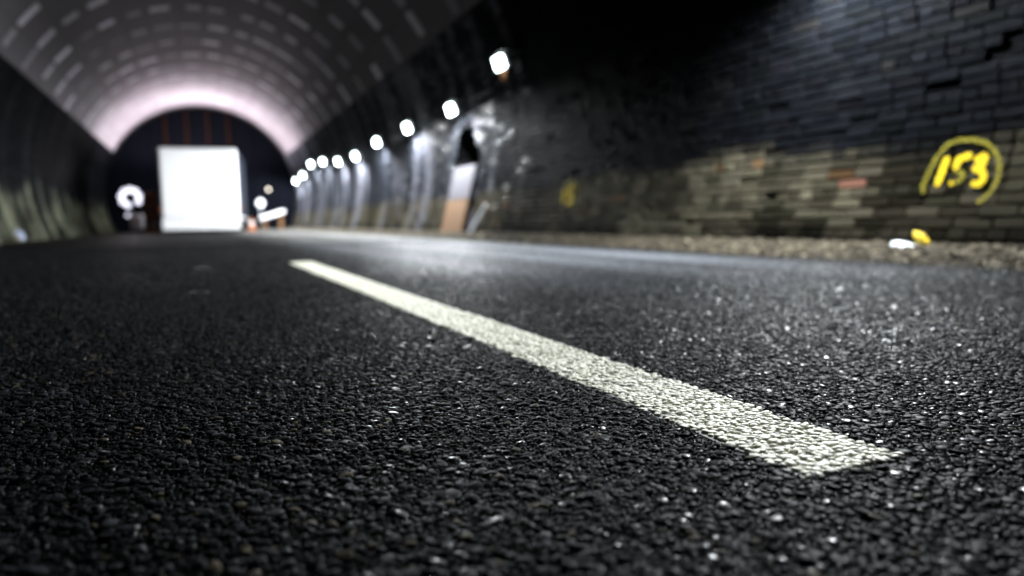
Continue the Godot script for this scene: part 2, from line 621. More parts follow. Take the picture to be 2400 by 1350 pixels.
# ------------------------------------------------------------------ ground
func build_ground() -> void:
	var g := MB.new()
	g.quad(p(-60, -0.16, -60), p(-60, -0.16, 120), p(60, -0.16, 120), p(60, -0.16, -60))
	structure("ground", g.mesh(), M.shoulder)
	# road sheet, dustier in the right lane and bare near its edge
	var m := MB.new()
	var xs := []
	var x := -3.2
	while x < 3.42:
		xs.append(x)
		x += 0.11
	xs.append(3.42)
	var zs := []
	var z := -8.0
	while z < 36.0:
		zs.append(z)
		z += 0.2 if (z > 0.0 and z < 6.0) else 0.75
	var tone := {}
	for i in xs.size():
		for j in zs.size():
			var xx: float = xs[i]
			var zz: float = zs[j]
			var s := streaks.get_noise_2d(xx * 14.0, zz * 0.45)
			var dusty := smoothstep(0.7, 1.5, xx) * smoothstep(3.3, 2.9, xx) * smoothstep(1.2, 4.0, zz)
			var v := 0.003 + dusty * (0.075 + 0.06 * s)
			tone[[i, j]] = Color(v * 1.02, v, v * 0.95)
	for i in xs.size() - 1:
		for j in zs.size() - 1:
			var ids := [[i, j], [i, j + 1], [i + 1, j + 1], [i, j], [i + 1, j + 1], [i + 1, j]]
			for id in ids:
				m.v.append(p(xs[id[0]], 0.0, zs[id[1]]))
				m.c.append(tone[id])
				m.n.append(Vector3.UP)
	var e := MB.new()
	var road := structure("road", m.mesh(), M.asphalt)
	# the broken edges of the surfacing
	for s in [[3.42, 1.0], [-3.2, -1.0]]:
		e.tint = Color(0.012, 0.012, 0.013)
		for k in 120:
			var z0 := -8.0 + k * 0.367
			e.quad(p(s[0], 0.0, z0), p(s[0] + s[1] * 0.05, -0.16, z0), p(s[0] + s[1] * 0.05, -0.16, z0 + 0.367), p(s[0], 0.0, z0 + 0.367))
	part("surfacing_edge", e.mesh(), M.asphalt, road)
	stones_on_road(road)
	line()
	shoulders()
	var spots := [[0.01, 4.61, 0.045], [-0.01, 2.97, 0.03], [1.14, 2.76, 0.045]]
	var where := ["wet patch farthest down the road, before the white truck", "small wet patch left of the white line, nearer of two in a row", "small wet patch on the dusty right lane beside the white line"]
	for k in 3:
		var q := MB.new()
		var c := p(0, 0.0, 0)
		for i in 18:
			var w0 := TAU * i / 18.0
			var w1 := TAU * (i + 1) / 18.0
			var r0: float = spots[k][2] * (1.0 + 0.35 * sin(w0 * 2.0 + k) + 0.15 * sin(w0 * 5.0))
			var r1: float = spots[k][2] * (1.0 + 0.35 * sin(w1 * 2.0 + k) + 0.15 * sin(w1 * 5.0))
			var a := Vector3(cos(w0) * r0, -0.0022, sin(w0) * r0 * 0.8)
			var b := Vector3(cos(w1) * r1, -0.0022, sin(w1) * r1 * 0.8)
			q.tri(c, b, a)
		var o := thing("puddle", where[k], "puddle", p(spots[k][0], 0.0072, spots[k][1]), "small wet patches on the asphalt")
		part("water", q.mesh(), M.wet, o)


func chip_meshes(count: int, flat: float) -> Array:
	var out := []
	for k in count:
		var sp := SphereMesh.new()
		sp.radial_segments = 9
		sp.rings = 4
		sp.radius = 1.0
		sp.height = 2.0
		var arr := sp.get_mesh_arrays()
		var vs: PackedVector3Array = arr[Mesh.ARRAY_VERTEX]
		var idx: PackedInt32Array = arr[Mesh.ARRAY_INDEX]
		var dirs := []
		for d in 6:
			dirs.append([Vector3(rng.randf_range(-1, 1), rng.randf_range(-0.3, 0.8), rng.randf_range(-1, 1)).normalized(), rng.randf_range(0.55, 0.85)])
		dirs.append([Vector3(rng.randf_range(-0.1, 0.1), 1, rng.randf_range(-0.1, 0.1)).normalized(), 0.42])
		var sx := rng.randf_range(0.85, 1.3)
		for i in vs.size():
			var u := vs[i]
			for d in dirs:
				var over: float = u.dot(d[0]) - d[1]
				if over > 0.0:
					u -= d[0] * over * (0.95 if d[1] < 0.5 else 0.9)
			vs[i] = Vector3(u.x * sx, u.y * flat, u.z)
		var st := SurfaceTool.new()
		st.begin(Mesh.PRIMITIVE_TRIANGLES)
		st.set_smooth_group(0)
		for i in idx:
			st.add_vertex(vs[i])
		st.index()
		st.generate_normals()
		out.append(st.commit())
	return out


func scatter(called: String, meshes: Array, buf: Array, mat: Material, parent: Node) -> void:
	for k in meshes.size():
		var b: PackedFloat32Array = buf[k]
		if b.is_empty():
			continue
		var mm := MultiMesh.new()
		mm.transform_format = MultiMesh.TRANSFORM_3D
		mm.use_colors = true
		mm.mesh = meshes[k]
		mm.instance_count = b.size() / 16
		mm.buffer = b
		var o := MultiMeshInstance3D.new()
		o.name = called if k == 0 else "%s_%03d" % [called, k]
		o.multimesh = mm
		o.material_override = mat
		o.set_meta("kind", "stuff")
		parent.add_child(o, true)


func put(b: PackedFloat32Array, x: Transform3D, c: Color) -> void:
	var u := x.basis
	b.append_array(PackedFloat32Array([u.x.x, u.y.x, u.z.x, x.origin.x, u.x.y, u.y.y, u.z.y, x.origin.y, u.x.z, u.y.z, u.z.z, x.origin.z, c.r, c.g, c.b, 1.0]))


const LX0 := 0.55
const LX1 := 0.695
const LZ0 := 0.492
const LZ1 := 4.88


func stones_on_road(road: Node3D) -> void:
	var meshes := chip_meshes(8, 0.95)
	var bufs := []
	var wet := []
	for k in 8:
		bufs.append(PackedFloat32Array())
		wet.append(PackedFloat32Array())
	var step := 0.0082
	var z := 0.12
	while z < 3.5:
		var x := -1.1
		while x < 3.2:
			var r := sqrt(x * x + z * z)
			var ang := atan2(x, z)
			if rng.randf() > 0.07 and r < 3.5 and ang > -0.42 and ang < 1.35 and rng.randf() < 1.0 - smoothstep(3.1, 3.5, r) and r > 0.2:
				var px := x + rng.randf_range(-0.5, 0.5) * step
				var pz := z + rng.randf_range(-0.5, 0.5) * step
				if not (px > LX0 and px < LX1 and pz > LZ0):
					var s := lerpf(0.0024, 0.0078, pow(rng.randf(), 1.7))
					if rng.randf() < 0.04:
						s = rng.randf_range(0.0078, 0.0102)
					var b := Basis(Vector3.UP, rng.randf() * TAU) * Basis(Vector3.RIGHT, rng.randf_range(-0.28, 0.28)) * Basis(Vector3.BACK, rng.randf_range(-0.28, 0.28))
					b = b.scaled_local(Vector3(s * rng.randf_range(0.9, 1.4), clampf(s, 0.0034, 0.0054), s))
					var lane := smoothstep(0.7, 1.5, px) * smoothstep(3.3, 2.9, px) * smoothstep(1.2, 4.0, pz)
					var v := 0.0015 + 0.024 * pow(rng.randf(), 3.0) + lane * (0.075 + 0.06 * streaks.get_noise_2d(px * 14.0, pz * 0.45))
					var c := Color(v * 0.93, v, v * 1.14)
					if rng.randf() < 0.03:
						c = Color(0.05, 0.042, 0.028)
					put((wet if rng.randf() < 0.08 else bufs)[rng.randi() & 7], Transform3D(b, Vector3(px, 0.0012 + rng.randf_range(-0.0016, 0.0006), -pz)), c)
			x += step
		z += step
	# sand and fine grit between and on the stones near the camera
	z = 0.12
	while z < 1.75:
		var x := -0.75
		while x < 1.75:
			var r := sqrt(x * x + z * z)
			var ang := atan2(x, z)
			if r > 0.25 and r < 1.75 and ang > -0.35 and ang < 1.2 and rng.randf() < 0.8:
				var px := x + rng.randf_range(-0.5, 0.5) * 0.0046
				var pz := z + rng.randf_range(-0.5, 0.5) * 0.0046
				if not (px > LX0 and px < LX1 and pz > LZ0):
					var s := rng.randf_range(0.0006, 0.0015)
					var b := Basis(Vector3.UP, rng.randf() * TAU) * Basis(Vector3.RIGHT, rng.randf_range(-0.7, 0.7))
					b = b.scaled_local(Vector3(s * 1.3, s, s))
					var v := 0.0015 + 0.04 * pow(rng.randf(), 4.0)
					put((wet if rng.randf() < 0.25 else bufs)[rng.randi() & 7], Transform3D(b, Vector3(px, rng.randf_range(0.0008, 0.0034), -pz)), Color(v, v, v * 1.06))
			x += 0.0046
		z += 0.0046
	# coarser scatter beyond, thinning out down the road
	z = -0.6
	while z < 11.0:
		var x := -2.6
		while x < 3.35:
			var r := sqrt(x * x + z * z)
			var px := x + rng.randf_range(-0.5, 0.5) * 0.0135
			var pz := z + rng.randf_range(-0.5, 0.5) * 0.0135
			if r > 3.05 and rng.randf() < smoothstep(3.05, 3.5, r) * (1.0 - smoothstep(6.0, 11.0, z)) and not (px > LX0 - 0.004 and px < LX1 + 0.004 and pz < LZ1 and pz > LZ0):
				var s := rng.randf_range(0.006, 0.0095)
				var b := Basis(Vector3.UP, rng.randf() * TAU) * Basis(Vector3.RIGHT, rng.randf_range(-0.2, 0.2)) * Basis(Vector3.BACK, rng.randf_range(-0.2, 0.2))
				b = b.scaled_local(Vector3(s, 0.0052, s))
				var dusty := smoothstep(0.7, 1.5, px) * smoothstep(3.3, 2.9, px) * smoothstep(1.2, 4.0, pz)
				var v := 0.0015 + 0.024 * pow(rng.randf(), 3.0) + dusty * (0.075 + 0.06 * streaks.get_noise_2d(px * 14.0, pz * 0.45))
				put((wet if rng.randf() < 0.22 else bufs)[rng.randi() & 7], Transform3D(b, Vector3(px, 0.001 + rng.randf_range(-0.0012, 0.0006), -pz)), Color(v * 0.94, v, v * 1.1))
			x += 0.0135
		z += 0.0135
	scatter("asphalt_stones", meshes, bufs, M.chip, road)
	scatter("wet_stones", meshes, wet, M.wet_chip, road)


func line() -> void:
	var root := thing("road_marking", "single cream white painted dash running down the dark road", "road marking", p(0.62, 0, 0.5))
	root.set_meta("kind", "structure")
	var m := MB.new()
	m.tint = Color(0.12, 0.12, 0.1)
	var n := 160
	var e0 := []
	var e1 := []
	for i in n + 1:
		e0.append(LX0 - 0.62 + rng.randf_range(-0.002, 0.003))
		e1.append(LX1 - 0.62 + rng.randf_range(-0.003, 0.002))
	for i in n:
		var z0 := lerpf(LZ0, LZ1, float(i) / n) - 0.5
		var z1 := lerpf(LZ0, LZ1, float(i + 1) / n) - 0.5
		m.quad(Vector3(e0[i], 0.0012, -z0), Vector3(e0[i + 1], 0.0012, -z1), Vector3(e1[i + 1], 0.0012, -z1), Vector3(e1[i], 0.0012, -z0))
	part("paint_film", m.mesh(), M.film, root)
	var meshes := chip_meshes(6, 0.95)
	var bufs := []
	for k in 6:
		bufs.append(PackedFloat32Array())
	var z := LZ0
	while z < LZ1:
		var far := smoothstep(0.8, 2.2, z)
		var step := lerpf(0.0078, 0.0084, far)
		var x := LX0 + 0.002
		while x < LX1 - 0.001:
			var ragged := 0.002 * blotch.get_noise_2d(z * 60.0, 7.0 if x < 0.62 else 31.0)
			var inside := minf(x - LX0, LX1 - x) - 0.002 + ragged
			var worn := blotch.get_noise_2d(x * 130.0, z * 130.0) > 0.42
			if inside > 0.0 and not (worn and rng.randf() < 0.7 * (1.0 - far)) and rng.randf() > 0.05 * (1.0 - far):
				var s := rng.randf_range(0.0042, 0.0070) * lerpf(1.0, 1.3, far)
				var b := Basis(Vector3.UP, rng.randf() * TAU) * Basis(Vector3.RIGHT, rng.randf_range(-0.2, 0.2)) * Basis(Vector3.BACK, rng.randf_range(-0.2, 0.2))
				b = b.scaled_local(Vector3(s, minf(s, 0.0052), s))
				var v := rng.randf_range(0.72, 0.85)
				if rng.randf() < 0.06 * (1.0 - far):
					v *= 0.6
				put(bufs[rng.randi() % 6], Transform3D(b, Vector3(x - 0.62 + rng.randf_range(-0.4, 0.4) * step, 0.0016 + rng.randf_range(-0.0006, 0.0009), -(z - 0.5 + rng.randf_range(-0.4, 0.4) * step))), Color(v, v * 0.98, v * 0.80))
			x += step
		z += step
	scatter("painted_stones", meshes, bufs, M.paint, root)


func shoulders() -> void:
	for side in [1.0, -1.0]:
		var m := MB.new()
		var xa := 3.42 if side > 0.0 else -3.2
		for k in 60:
			var z0 := -8.0 + k * 0.74
			var z1 := z0 + 0.74
			m.quad(p(xa + side * 0.03, -0.05, z0), p(xa + side * 0.03, -0.05, z1), p(xa + side * 0.95, 0.06, z1), p(xa + side * 0.95, 0.06, z0))
		var o := structure("gravel_shoulder" if side > 0.0 else "gravel_verge", m.mesh(), M.shoulder)
		var meshes := chip_meshes(5, 0.75)
		var bufs := []
		for k in 5:
			bufs.append(PackedFloat32Array())
		var z := 0.8 if side > 0.0 else 8.0
		while z < 35.0:
			var dens := 190.0 if z < 6.0 else 75.0
			for k in int(dens * (1.0 if side > 0.0 else 0.5)):
				var u := pow(rng.randf(), 0.8)
				var x: float = xa + side * (0.02 + 0.86 * u)
				var s := rng.randf_range(0.009, 0.024)
				if rng.randf() < 0.06:
					s *= 1.7
				var b := Basis.from_euler(Vector3(rng.randf_range(-0.6, 0.6), rng.randf() * TAU, rng.randf_range(-0.6, 0.6))).scaled_local(Vector3(s, s, s))
				var v := rng.randf_range(0.015, 0.065)
				if rng.randf() < 0.04:
					v = 0.16
				var c := Color(v * 1.12, v * 0.95, v * 0.66)
				put(bufs[rng.randi() % 5], Transform3D(b, p(x, -0.045 + 0.105 * u + rng.randf() * 0.025, z + rng.randf() * 0.1)), c)
			z += 0.1
		scatter("loose_stones", meshes, bufs, M.stone, o)


# ------------------------------------------------------------------ things
func wall_lamp(z: float, y: float, label: String, aim: Vector3, power: float, cone := 74.0, boxed := false) -> void:
	var base := on_wall(1.0, y, z, -0.01)
	var t := thing("wall_lamp", label, "lamp", base, "floodlights in a row on the right wall")
	var out := -0.3 if boxed else -0.18
	var arm := MB.new()
	arm.box(Vector3(-0.015, 0, 0), Vector3(0.03, 0.16, 0.12), Basis.IDENTITY, 0.006)
	arm.bar(Vector3(-0.02, 0.02, 0), Vector3(out + 0.06, 0.02, 0), 0.014, 0.014)
	part("bracket", arm.mesh(), M.grey, t)
	var tilt := Basis(Vector3.BACK, 0.35)
	var housing := MB.new()
	housing.box(Vector3(out + 0.045, 0.02, 0), Vector3(0.07, 0.2, 0.28), tilt, 0.015)
	part("housing", housing.mesh(), M.grey, t)
	var hood := MB.new()
	hood.box(Vector3(out * 0.5 - 0.03, 0.13, 0), Vector3(absf(out) + 0.05, 0.012, 0.44), Basis.IDENTITY, 0.003)
	part("hood", hood.mesh(), M.dark, t)
	var face := MB.new()
	face.box(Vector3(out - 0.02, 0.0, 0), Vector3(0.05, 0.18, 0.25), tilt, 0.02)
	part("lens", face.mesh(), M.lamp_face, t)
	var cable := MB.new()
	var q := Vector3(-0.01, 0.05, 0.0)
	for k in 6:
		var w := Vector3(-0.012, 0.05 - 0.12 * sin(PI * (k + 1) / 6.0), 0.28 * (k + 1) / 6.0)
		cable.bar(q, w, 0.006, 0.006, 6)
		q = w
	part("cable", cable.mesh(), M.rubber, t)
	if boxed:
		var tag := MB.new()
		tag.box(Vector3(out + 0.05, -0.17, 0), Vector3(0.06, 0.14, 0.07), Basis.IDENTITY, 0.01)
		part("junction_box", tag.mesh(), M.orange_dull, t)
	# the lamp behind the lens, aimed like it
	var s := SpotLight3D.new()
	s.name = "lamp_light"
	s.position = Vector3(out - 0.03, 0.0, 0)
	s.basis = Basis.looking_at(Vector3(aim.x, aim.y, -aim.z))
	s.spot_angle = cone
	s.spot_angle_attenuation = 0.45
	s.spot_range = 60.0
	s.spot_attenuation = 2.0
	s.light_energy = power
	s.light_color = Color(0.965, 0.985, 1.0)
	s.light_size = 0.07
	s.shadow_enabled = true
	t.add_child(s)


func build_lamps() -> void:
	var zy := [[9.27, 2.52], [11.88, 2.26], [14.70, 2.29], [17.49, 2.28], [20.24, 2.18], [22.90, 2.24], [25.56, 2.46], [28.24, 2.58], [31.1, 2.33], [33.6, 2.23]]
	var order := ["nearest lit wall lamp, turned away from the black brickwork", "second lit wall lamp, right above the round-headed refuge", "third lit wall lamp from the near end of the row", "fourth lit wall lamp from the near end of the row", "fifth lit wall lamp, midway along the receding row", "sixth lit wall lamp along the receding row", "seventh lit wall lamp, beginning the higher far group", "eighth lit wall lamp, highest of the far group", "lit wall lamp second from the far end of the row", "farthest lit wall lamp at the dark hoarding"]
	for k in zy.size():
		wall_lamp(zy[k][0], zy[k][1], order[k], Vector3(-1.0, -0.5, 0.45) if k == 0 else Vector3(-0.45, -1.0, 0.22 if k > 2 else -0.1), LAMP_ENERGY if k > 0 else 25.0, 68.0 if k == 0 else 88.0, k == 0)
	wall_lamp(3.62, 2.35, "wall lamp above the bluish lit bricks at the picture's top right", Vector3(-0.6, -1.0, 0.0), 58.0, 85.0)


func stroke(m: MB, pts: Array, width: float, off: float) -> void:
	# a sprayed line that follows the curve of the wall; points are (distance, height)
	var cv := Curve2D.new()
	for i in pts.size():
		var a: Vector2 = pts[maxi(i - 1, 0)]
		var b: Vector2 = pts[mini(i + 1, pts.size() - 1)]
		cv.add_point(pts[i], -(b - a) / 6.0, (b - a) / 6.0)
	var n := maxi(6, int(cv.get_baked_length() / 0.012))
	var last0 := Vector2.ZERO
	var last1 := Vector2.ZERO
	for i in n + 1:
		var f := float(i) / n
		var s := cv.sample_baked(f * cv.get_baked_length())
		var d := (cv.sample_baked(minf(f + 0.02, 1.0) * cv.get_baked_length()) - cv.sample_baked(maxf(f - 0.02, 0.0) * cv.get_baked_length())).normalized()
		var taper := sqrt(clampf(minf(f, 1.0 - f) * cv.get_baked_length() / (width * 0.5) + 0.15, 0.0, 1.0))
		var w := width * 0.5 * taper * (1.0 + rng.randf_range(-0.12, 0.12))
		var s0 := s + Vector2(-d.y, d.x) * w
		var s1 := s - Vector2(-d.y, d.x) * w
		if i > 0:
			m.quad(on_wall(1.0, last0.y, last0.x, off), on_wall(1.0, s0.y, s0.x, off), on_wall(1.0, s1.y, s1.x, off), on_wall(1.0, last1.y, last1.x, off))
		last0 = s0
		last1 = s1


func v2(l: Array) -> Array:
	var o := []
	for k in range(0, l.size(), 2):
		o.append(Vector2(l[k], l[k + 1]))
	return o


func build_wall_paint() -> void:
	var off := 0.0115
	var t := thing("painted_number", "yellow spray-painted number 153 inside a hand-drawn ring on the right wall", "painted number")
	var ring := MB.new()
	stroke(ring, v2([2.968, 0.39, 2.982, 0.448, 2.963, 0.528, 2.929, 0.628, 2.874, 0.703, 2.797, 0.72, 2.718, 0.713, 2.638, 0.685, 2.581, 0.634, 2.538, 0.566, 2.528, 0.517, 2.526, 0.468, 2.542, 0.395, 2.572, 0.351, 2.616, 0.322]), 0.027, off)
	part("ring", ring.mesh(), M.yellow_thin, t)
	var one := MB.new()
	stroke(one, v2([2.858, 0.621, 2.875, 0.526, 2.89, 0.435]), 0.042, off + 0.002)
	part("digit", one.mesh(), M.yellow, t)
	var five := MB.new()
	stroke(five, v2([2.705, 0.617, 2.78, 0.602, 2.798, 0.537]), 0.042, off + 0.002)
	var tail := MB.new()
	stroke(tail, v2([2.79, 0.452, 2.808, 0.444]), 0.046, off + 0.002)
	part("digit_end", tail.mesh(), M.yellow, t)
	part("digit", five.mesh(), M.yellow, t)
	var belly := MB.new()
	stroke(belly, v2([2.798, 0.537, 2.742, 0.507, 2.735, 0.474, 2.784, 0.449]), 0.03, off)
	part("faded_stroke", belly.mesh(), M.yellow_thin, t)
	var three := MB.new()
	stroke(three, v2([2.685, 0.579, 2.621, 0.611, 2.631, 0.555, 2.685, 0.523]), 0.04, off + 0.002)
	stroke(three, v2([2.68, 0.523, 2.633, 0.525, 2.603, 0.473, 2.621, 0.436, 2.674, 0.439]), 0.038, off + 0.003)
	part("digit", three.mesh(), M.yellow, t)
	var u := thing("painted_number", "smaller blurred yellow painted mark in a faint ring farther along the right wall", "painted number")
	var r2 := MB.new()
	stroke(r2, v2([7.98, 0.45, 8.02, 0.59, 7.93, 0.72, 7.78, 0.755, 7.62, 0.71, 7.52, 0.59, 7.56, 0.46, 7.68, 0.41]), 0.05, off)
	part("ring", r2.mesh(), M.yellow_thin, u)
	var a := MB.new()
	stroke(a, v2([7.9, 0.66, 7.88, 0.47]), 0.07, off + 0.002)
	part("digit", a.mesh(), M.yellow, u)
	var b := MB.new()
	stroke(b, v2([7.66, 0.67, 7.79, 0.66, 7.79, 0.58, 7.66, 0.56, 7.65, 0.48, 7.78, 0.46]), 0.06, off + 0.002)
	part("digit", b.mesh(), M.yellow, u)


func build_truck() -> void:
	var yaw := -0.115
	var t := thing("box_truck", "white box truck seen from behind, standing in the middle of the road", "truck", p(0.1, 0, 25.0))
	t.rotation.y = yaw
	# own axes: x right, -z forward; the tail stands at z = 0
	var b := MB.new()
	b.box(Vector3(0, 1.63, -2.1), Vector3(2.36, 2.32, 4.1), Basis.IDENTITY, 0.04)
	part("cargo_box", b.mesh(), M.white_body, t)
	for s in [-1, 1]:
		var sd := MB.new()
		sd.box(Vector3(s * 1.185, 1.63, -2.1), Vector3(0.02, 2.2, 3.98), Basis.IDENTITY, 0.006)
		part("side_panel", sd.mesh(), M.side_blue, t)
		var d := MB.new()
		d.box(Vector3(s * 0.5625, 1.63, -0.03), Vector3(1.121, 2.16, 0.03), Basis.IDENTITY, 0.008)
		var door := part("rear_door", d.mesh(), M.white_body, t)
		var hd := MB.new()
		hd.box(Vector3(s * 0.2, 1.42, 0.01), Vector3(0.26, 0.035, 0.02), Basis.IDENTITY, 0.005)
		part("handle", hd.mesh(), M.white_trim, door)
	var lift := MB.new()
	lift.box(Vector3(0, 0.29, -0.02), Vector3(2.36, 0.36, 0.1), Basis.IDENTITY, 0.02)
	part("tail_lift", lift.mesh(), M.white_body, t)
	for s in [-1, 1]:
		var r := MB.new()
		r.box(Vector3(s * 0.56, 0.38, 0.035), Vector3(0.16, 0.05, 0.02), Basis.IDENTITY, 0.006)
		part("reflector", r.mesh(), M.white_trim, t)
		var l := MB.new()
		l.box(Vector3(s * 1.21, 0.78, -0.05), Vector3(0.06, 0.12, 0.06), Basis.IDENTITY, 0.01)
		part("marker_light", l.mesh(), M.orange, t)
		for z in [-1.1, -4.6]:
			var w := MB.new()
			w.bar(Vector3(s * 0.86, 0.38, z), Vector3(s * 1.12, 0.38, z), 0.38, 0.38, 24)
			var wheel := part("wheel", w.mesh(), M.rubber, t)
			var rim := MB.new()
			rim.bar(Vector3(s * 1.10, 0.38, z), Vector3(s * 1.13, 0.38, z), 0.22, 0.2, 20)
			part("rim", rim.mesh(), M.steel, wheel)
	var ch := MB.new()
	for s in [-1, 1]:
		ch.box(Vector3(s * 0.42, 0.44, -2.7), Vector3(0.1, 0.12, 5.0), Basis.IDENTITY, 0.01)
	ch.bar(Vector3(-0.9, 0.38, -1.1), Vector3(0.9, 0.38, -1.1), 0.06, 0.06, 10)
	part("chassis", ch.mesh(), M.dark, t)
	var cab := MB.new()
	cab.box(Vector3(0, 1.3, -4.95), Vector3(2.1, 1.7, 1.5), Basis.IDENTITY, 0.12)
	part("cab", cab.mesh(), M.white_body, t)


func build_far_things() -> void:
	# lighting tower: a ring of floodlights over a small trailer
	var at := p(-2.31, 0, 30.0)
	var t := thing("lighting_tower", "mobile lighting tower with a round cluster of bright lamps left of the truck", "lighting tower", at)
	var body := MB.new()
	body.box(Vector3(0.18, 0.42, -0.1), Vector3(0.42, 0.55, 0.7), Basis.IDENTITY, 0.05)
	part("generator_case", body.mesh(), M.white_body, t)
	var mast := MB.new()
	mast.bar(Vector3(0, 0.3, -0.15), Vector3(0, 1.3, -0.1), 0.04, 0.035)
	part("mast", mast.mesh(), M.steel, t)
	var hub := MB.new()
	hub.bar(Vector3(0, 1.35, -0.12), Vector3(0, 1.35, -0.02), 0.3, 0.3, 20)
	part("lamp_head", hub.mesh(), M.dark, t)
	for k in 9:
		var w := TAU * k / 9.0
		if k == 4:
			continue
		var f := MB.new()
		var c := Vector3(sin(w) * 0.3, 1.35 + cos(w) * 0.3, 0.0)
		f.bar(c, c + Vector3(0, 0, 0.05), 0.11, 0.09, 16)
		part("lamp", f.mesh(), M.tower_face, t)
	var upper := MB.new()
	upper.box(Vector3(0, 1.7, -0.02), Vector3(0.14, 0.05, 0.12), Basis(Vector3.RIGHT, 0.7), 0.012)
	part("added_uplight", upper.mesh(), M.tower_face, t)  # added lamp head, there to brighten the vault
	var low := MB.new()
	low.bar(Vector3(-0.12, 0.68, 0.1), Vector3(-0.12, 0.68, 0.16), 0.06, 0.05, 14)
	part("small_lamp", low.mesh(), M.tower_face, t)
	for s in [-1, 1]:
		var wh := MB.new()
		wh.bar(Vector3(0.18 + s * 0.2, 0.2, -0.2), Vector3(0.18 + s * 0.27, 0.2, -0.2), 0.2, 0.2, 20)
		part("wheel", wh.mesh(), M.rubber, t)
	var l := SpotLight3D.new()  # added fill from the upper head, turned up at the vault
	l.name = "added_vault_light"
	l.position = Vector3(0, 1.72, 0.0)
	l.basis = Basis.looking_at(Vector3(0.55, 0.75, 0.7))
	l.spot_angle = 74.0
	l.spot_angle_attenuation = 0.7
	l.spot_range = 80.0
	l.spot_attenuation = 2.0
	l.light_energy = 18.0
	l.light_color = Color(1.0, 0.95, 0.98)
	l.light_size = 0.1
	l.shadow_enabled = true
	t.add_child(l)
	# floodlight on a tripod behind the truck, turned up at the vault
	var fl := thing("site_floodlight", "floodlight on a tripod hidden behind the white truck, lighting the vault", "floodlight", p(0.45, 0, 32.3))
	for k in 3:
		var lg2 := MB.new()
		var w2 := TAU * k / 3.0
		lg2.bar(Vector3(0, 0.9, 0), Vector3(cos(w2) * 0.5, 0.0, sin(w2) * 0.5), 0.018, 0.018, 8)
		part("leg", lg2.mesh(), M.steel, fl)
	var pole := MB.new()
	pole.bar(Vector3(0, 0.8, 0), Vector3(0, 2.1, 0), 0.02, 0.02, 10)
	part("pole", pole.mesh(), M.steel, fl)
	var hs := MB.new()
	hs.box(Vector3(0, 2.14, 0), Vector3(0.34, 0.07, 0.3), Basis.IDENTITY, 0.015)
	part("housing", hs.mesh(), M.dark, fl)
	var ff := MB.new()
	ff.box(Vector3(0, 2.2, 0), Vector3(0.3, 0.05, 0.26), Basis.IDENTITY, 0.015)
	part("lamp", ff.mesh(), M.tower_face, fl)
	var fs := SpotLight3D.new()
	fs.name = "flood_light"
	fs.position = Vector3(0, 2.205, 0)
	fs.basis = Basis.looking_at(Vector3(0, 1, 0.0), Vector3.BACK)
	fs.spot_angle = 86.0
	fs.spot_angle_attenuation = 0.3
	fs.spot_range = 60.0
	fs.spot_attenuation = 2.0
	fs.light_energy = 110.0
	fs.light_color = Color(1.0, 0.955, 0.98)
	fs.light_size = 0.15
	fs.shadow_enabled = true
	fl.add_child(fs)
	# orange barrier standing beside it
	var b := thing("plastic_barrier", "upright dull orange plastic barrier between the lighting tower and the truck", "barrier", p(-1.62, 0, 29.0))
	var pl := MB.new()
	for k in 4:
		pl.box(Vector3(0, 0.28 + k * 0.37, 0), Vector3(0.36, 0.3, 0.08), Basis.IDENTITY, 0.02)
	part("panel", pl.mesh(), M.orange_dull, b)
	var fr := MB.new()
	for s in [-1, 1]:
		fr.bar(Vector3(s * 0.2, 0.0, 0), Vector3(s * 0.2, 1.55, 0), 0.025, 0.025, 10)
	part("frame", fr.mesh(), M.orange_dull, b)
	var ft := MB.new()
	ft.box(Vector3(0, 0.04, 0), Vector3(0.5, 0.08, 0.45), Basis.IDENTITY, 0.02)
	part("foot", ft.mesh(), M.rubber, b)
	# traffic cones
	for q in [[-1.38, 27.0, "orange traffic cone at the left rear corner of the truck"], [1.95, 29.5, "orange traffic cone on the road right of the truck"]]:
		var c := thing("traffic_cone", q[2], "traffic cone", p(q[0], 0, q[1]), "orange traffic cones beside the truck")
		var cb := MB.new()
		cb.box(Vector3(0, 0.025, 0), Vector3(0.38, 0.05, 0.38), Basis.IDENTITY, 0.015)
		part("base", cb.mesh(), M.orange, c)
		var cc := MB.new()
		cc.bar(Vector3(0, 0.05, 0), Vector3(0, 0.5, 0), 0.14, 0.03, 20)
		part("cone", cc.mesh(), M.orange, c)
		var cs := MB.new()
		cs.bar(Vector3(0, 0.24, 0), Vector3(0, 0.36, 0), 0.102, 0.073, 20)
		part("sleeve", cs.mesh(), M.white_trim, c)
	# sheeted trestle on the right
	var tr := thing("sheeted_trestle", "white sheeted sloping trestle at the far right below the lamp row", "trestle", p(2.78, -0.0, 30.0))
	var top := MB.new()
	top.box(Vector3(0, 0.62, 0), Vector3(1.0, 0.14, 0.9), Basis(Vector3.BACK, 0.3), 0.05)
	part("white_sheet", top.mesh(), M.white_body, tr)
	for x in [-0.28, 0.35]:
		for z in [-0.32, 0.32]:
			var lg := MB.new()
			lg.box(Vector3(x, 0.25 + x * 0.14, z), Vector3(0.09, 0.5 + x * 0.28, 0.09), Basis.IDENTITY, 0.01)
			part("leg", lg.mesh(), M.board_orange, tr)
	# round mirror on a post, right of the truck
	var mr := thing("road_mirror", "pale round mirror on a thin post to the right of the truck", "mirror", p(2.4, 0, 30.4))
	var po := MB.new()
	po.bar(Vector3(0, 0, 0), Vector3(0, 1.0, 0), 0.025, 0.025, 10)
	part("post", po.mesh(), M.grey, mr)
	var di := MB.new()
	di.bar(Vector3(0, 1.13, 0.02), Vector3(0, 1.13, 0.06), 0.16, 0.15, 24)
	part("disc", di.mesh(), M.white_trim, mr)
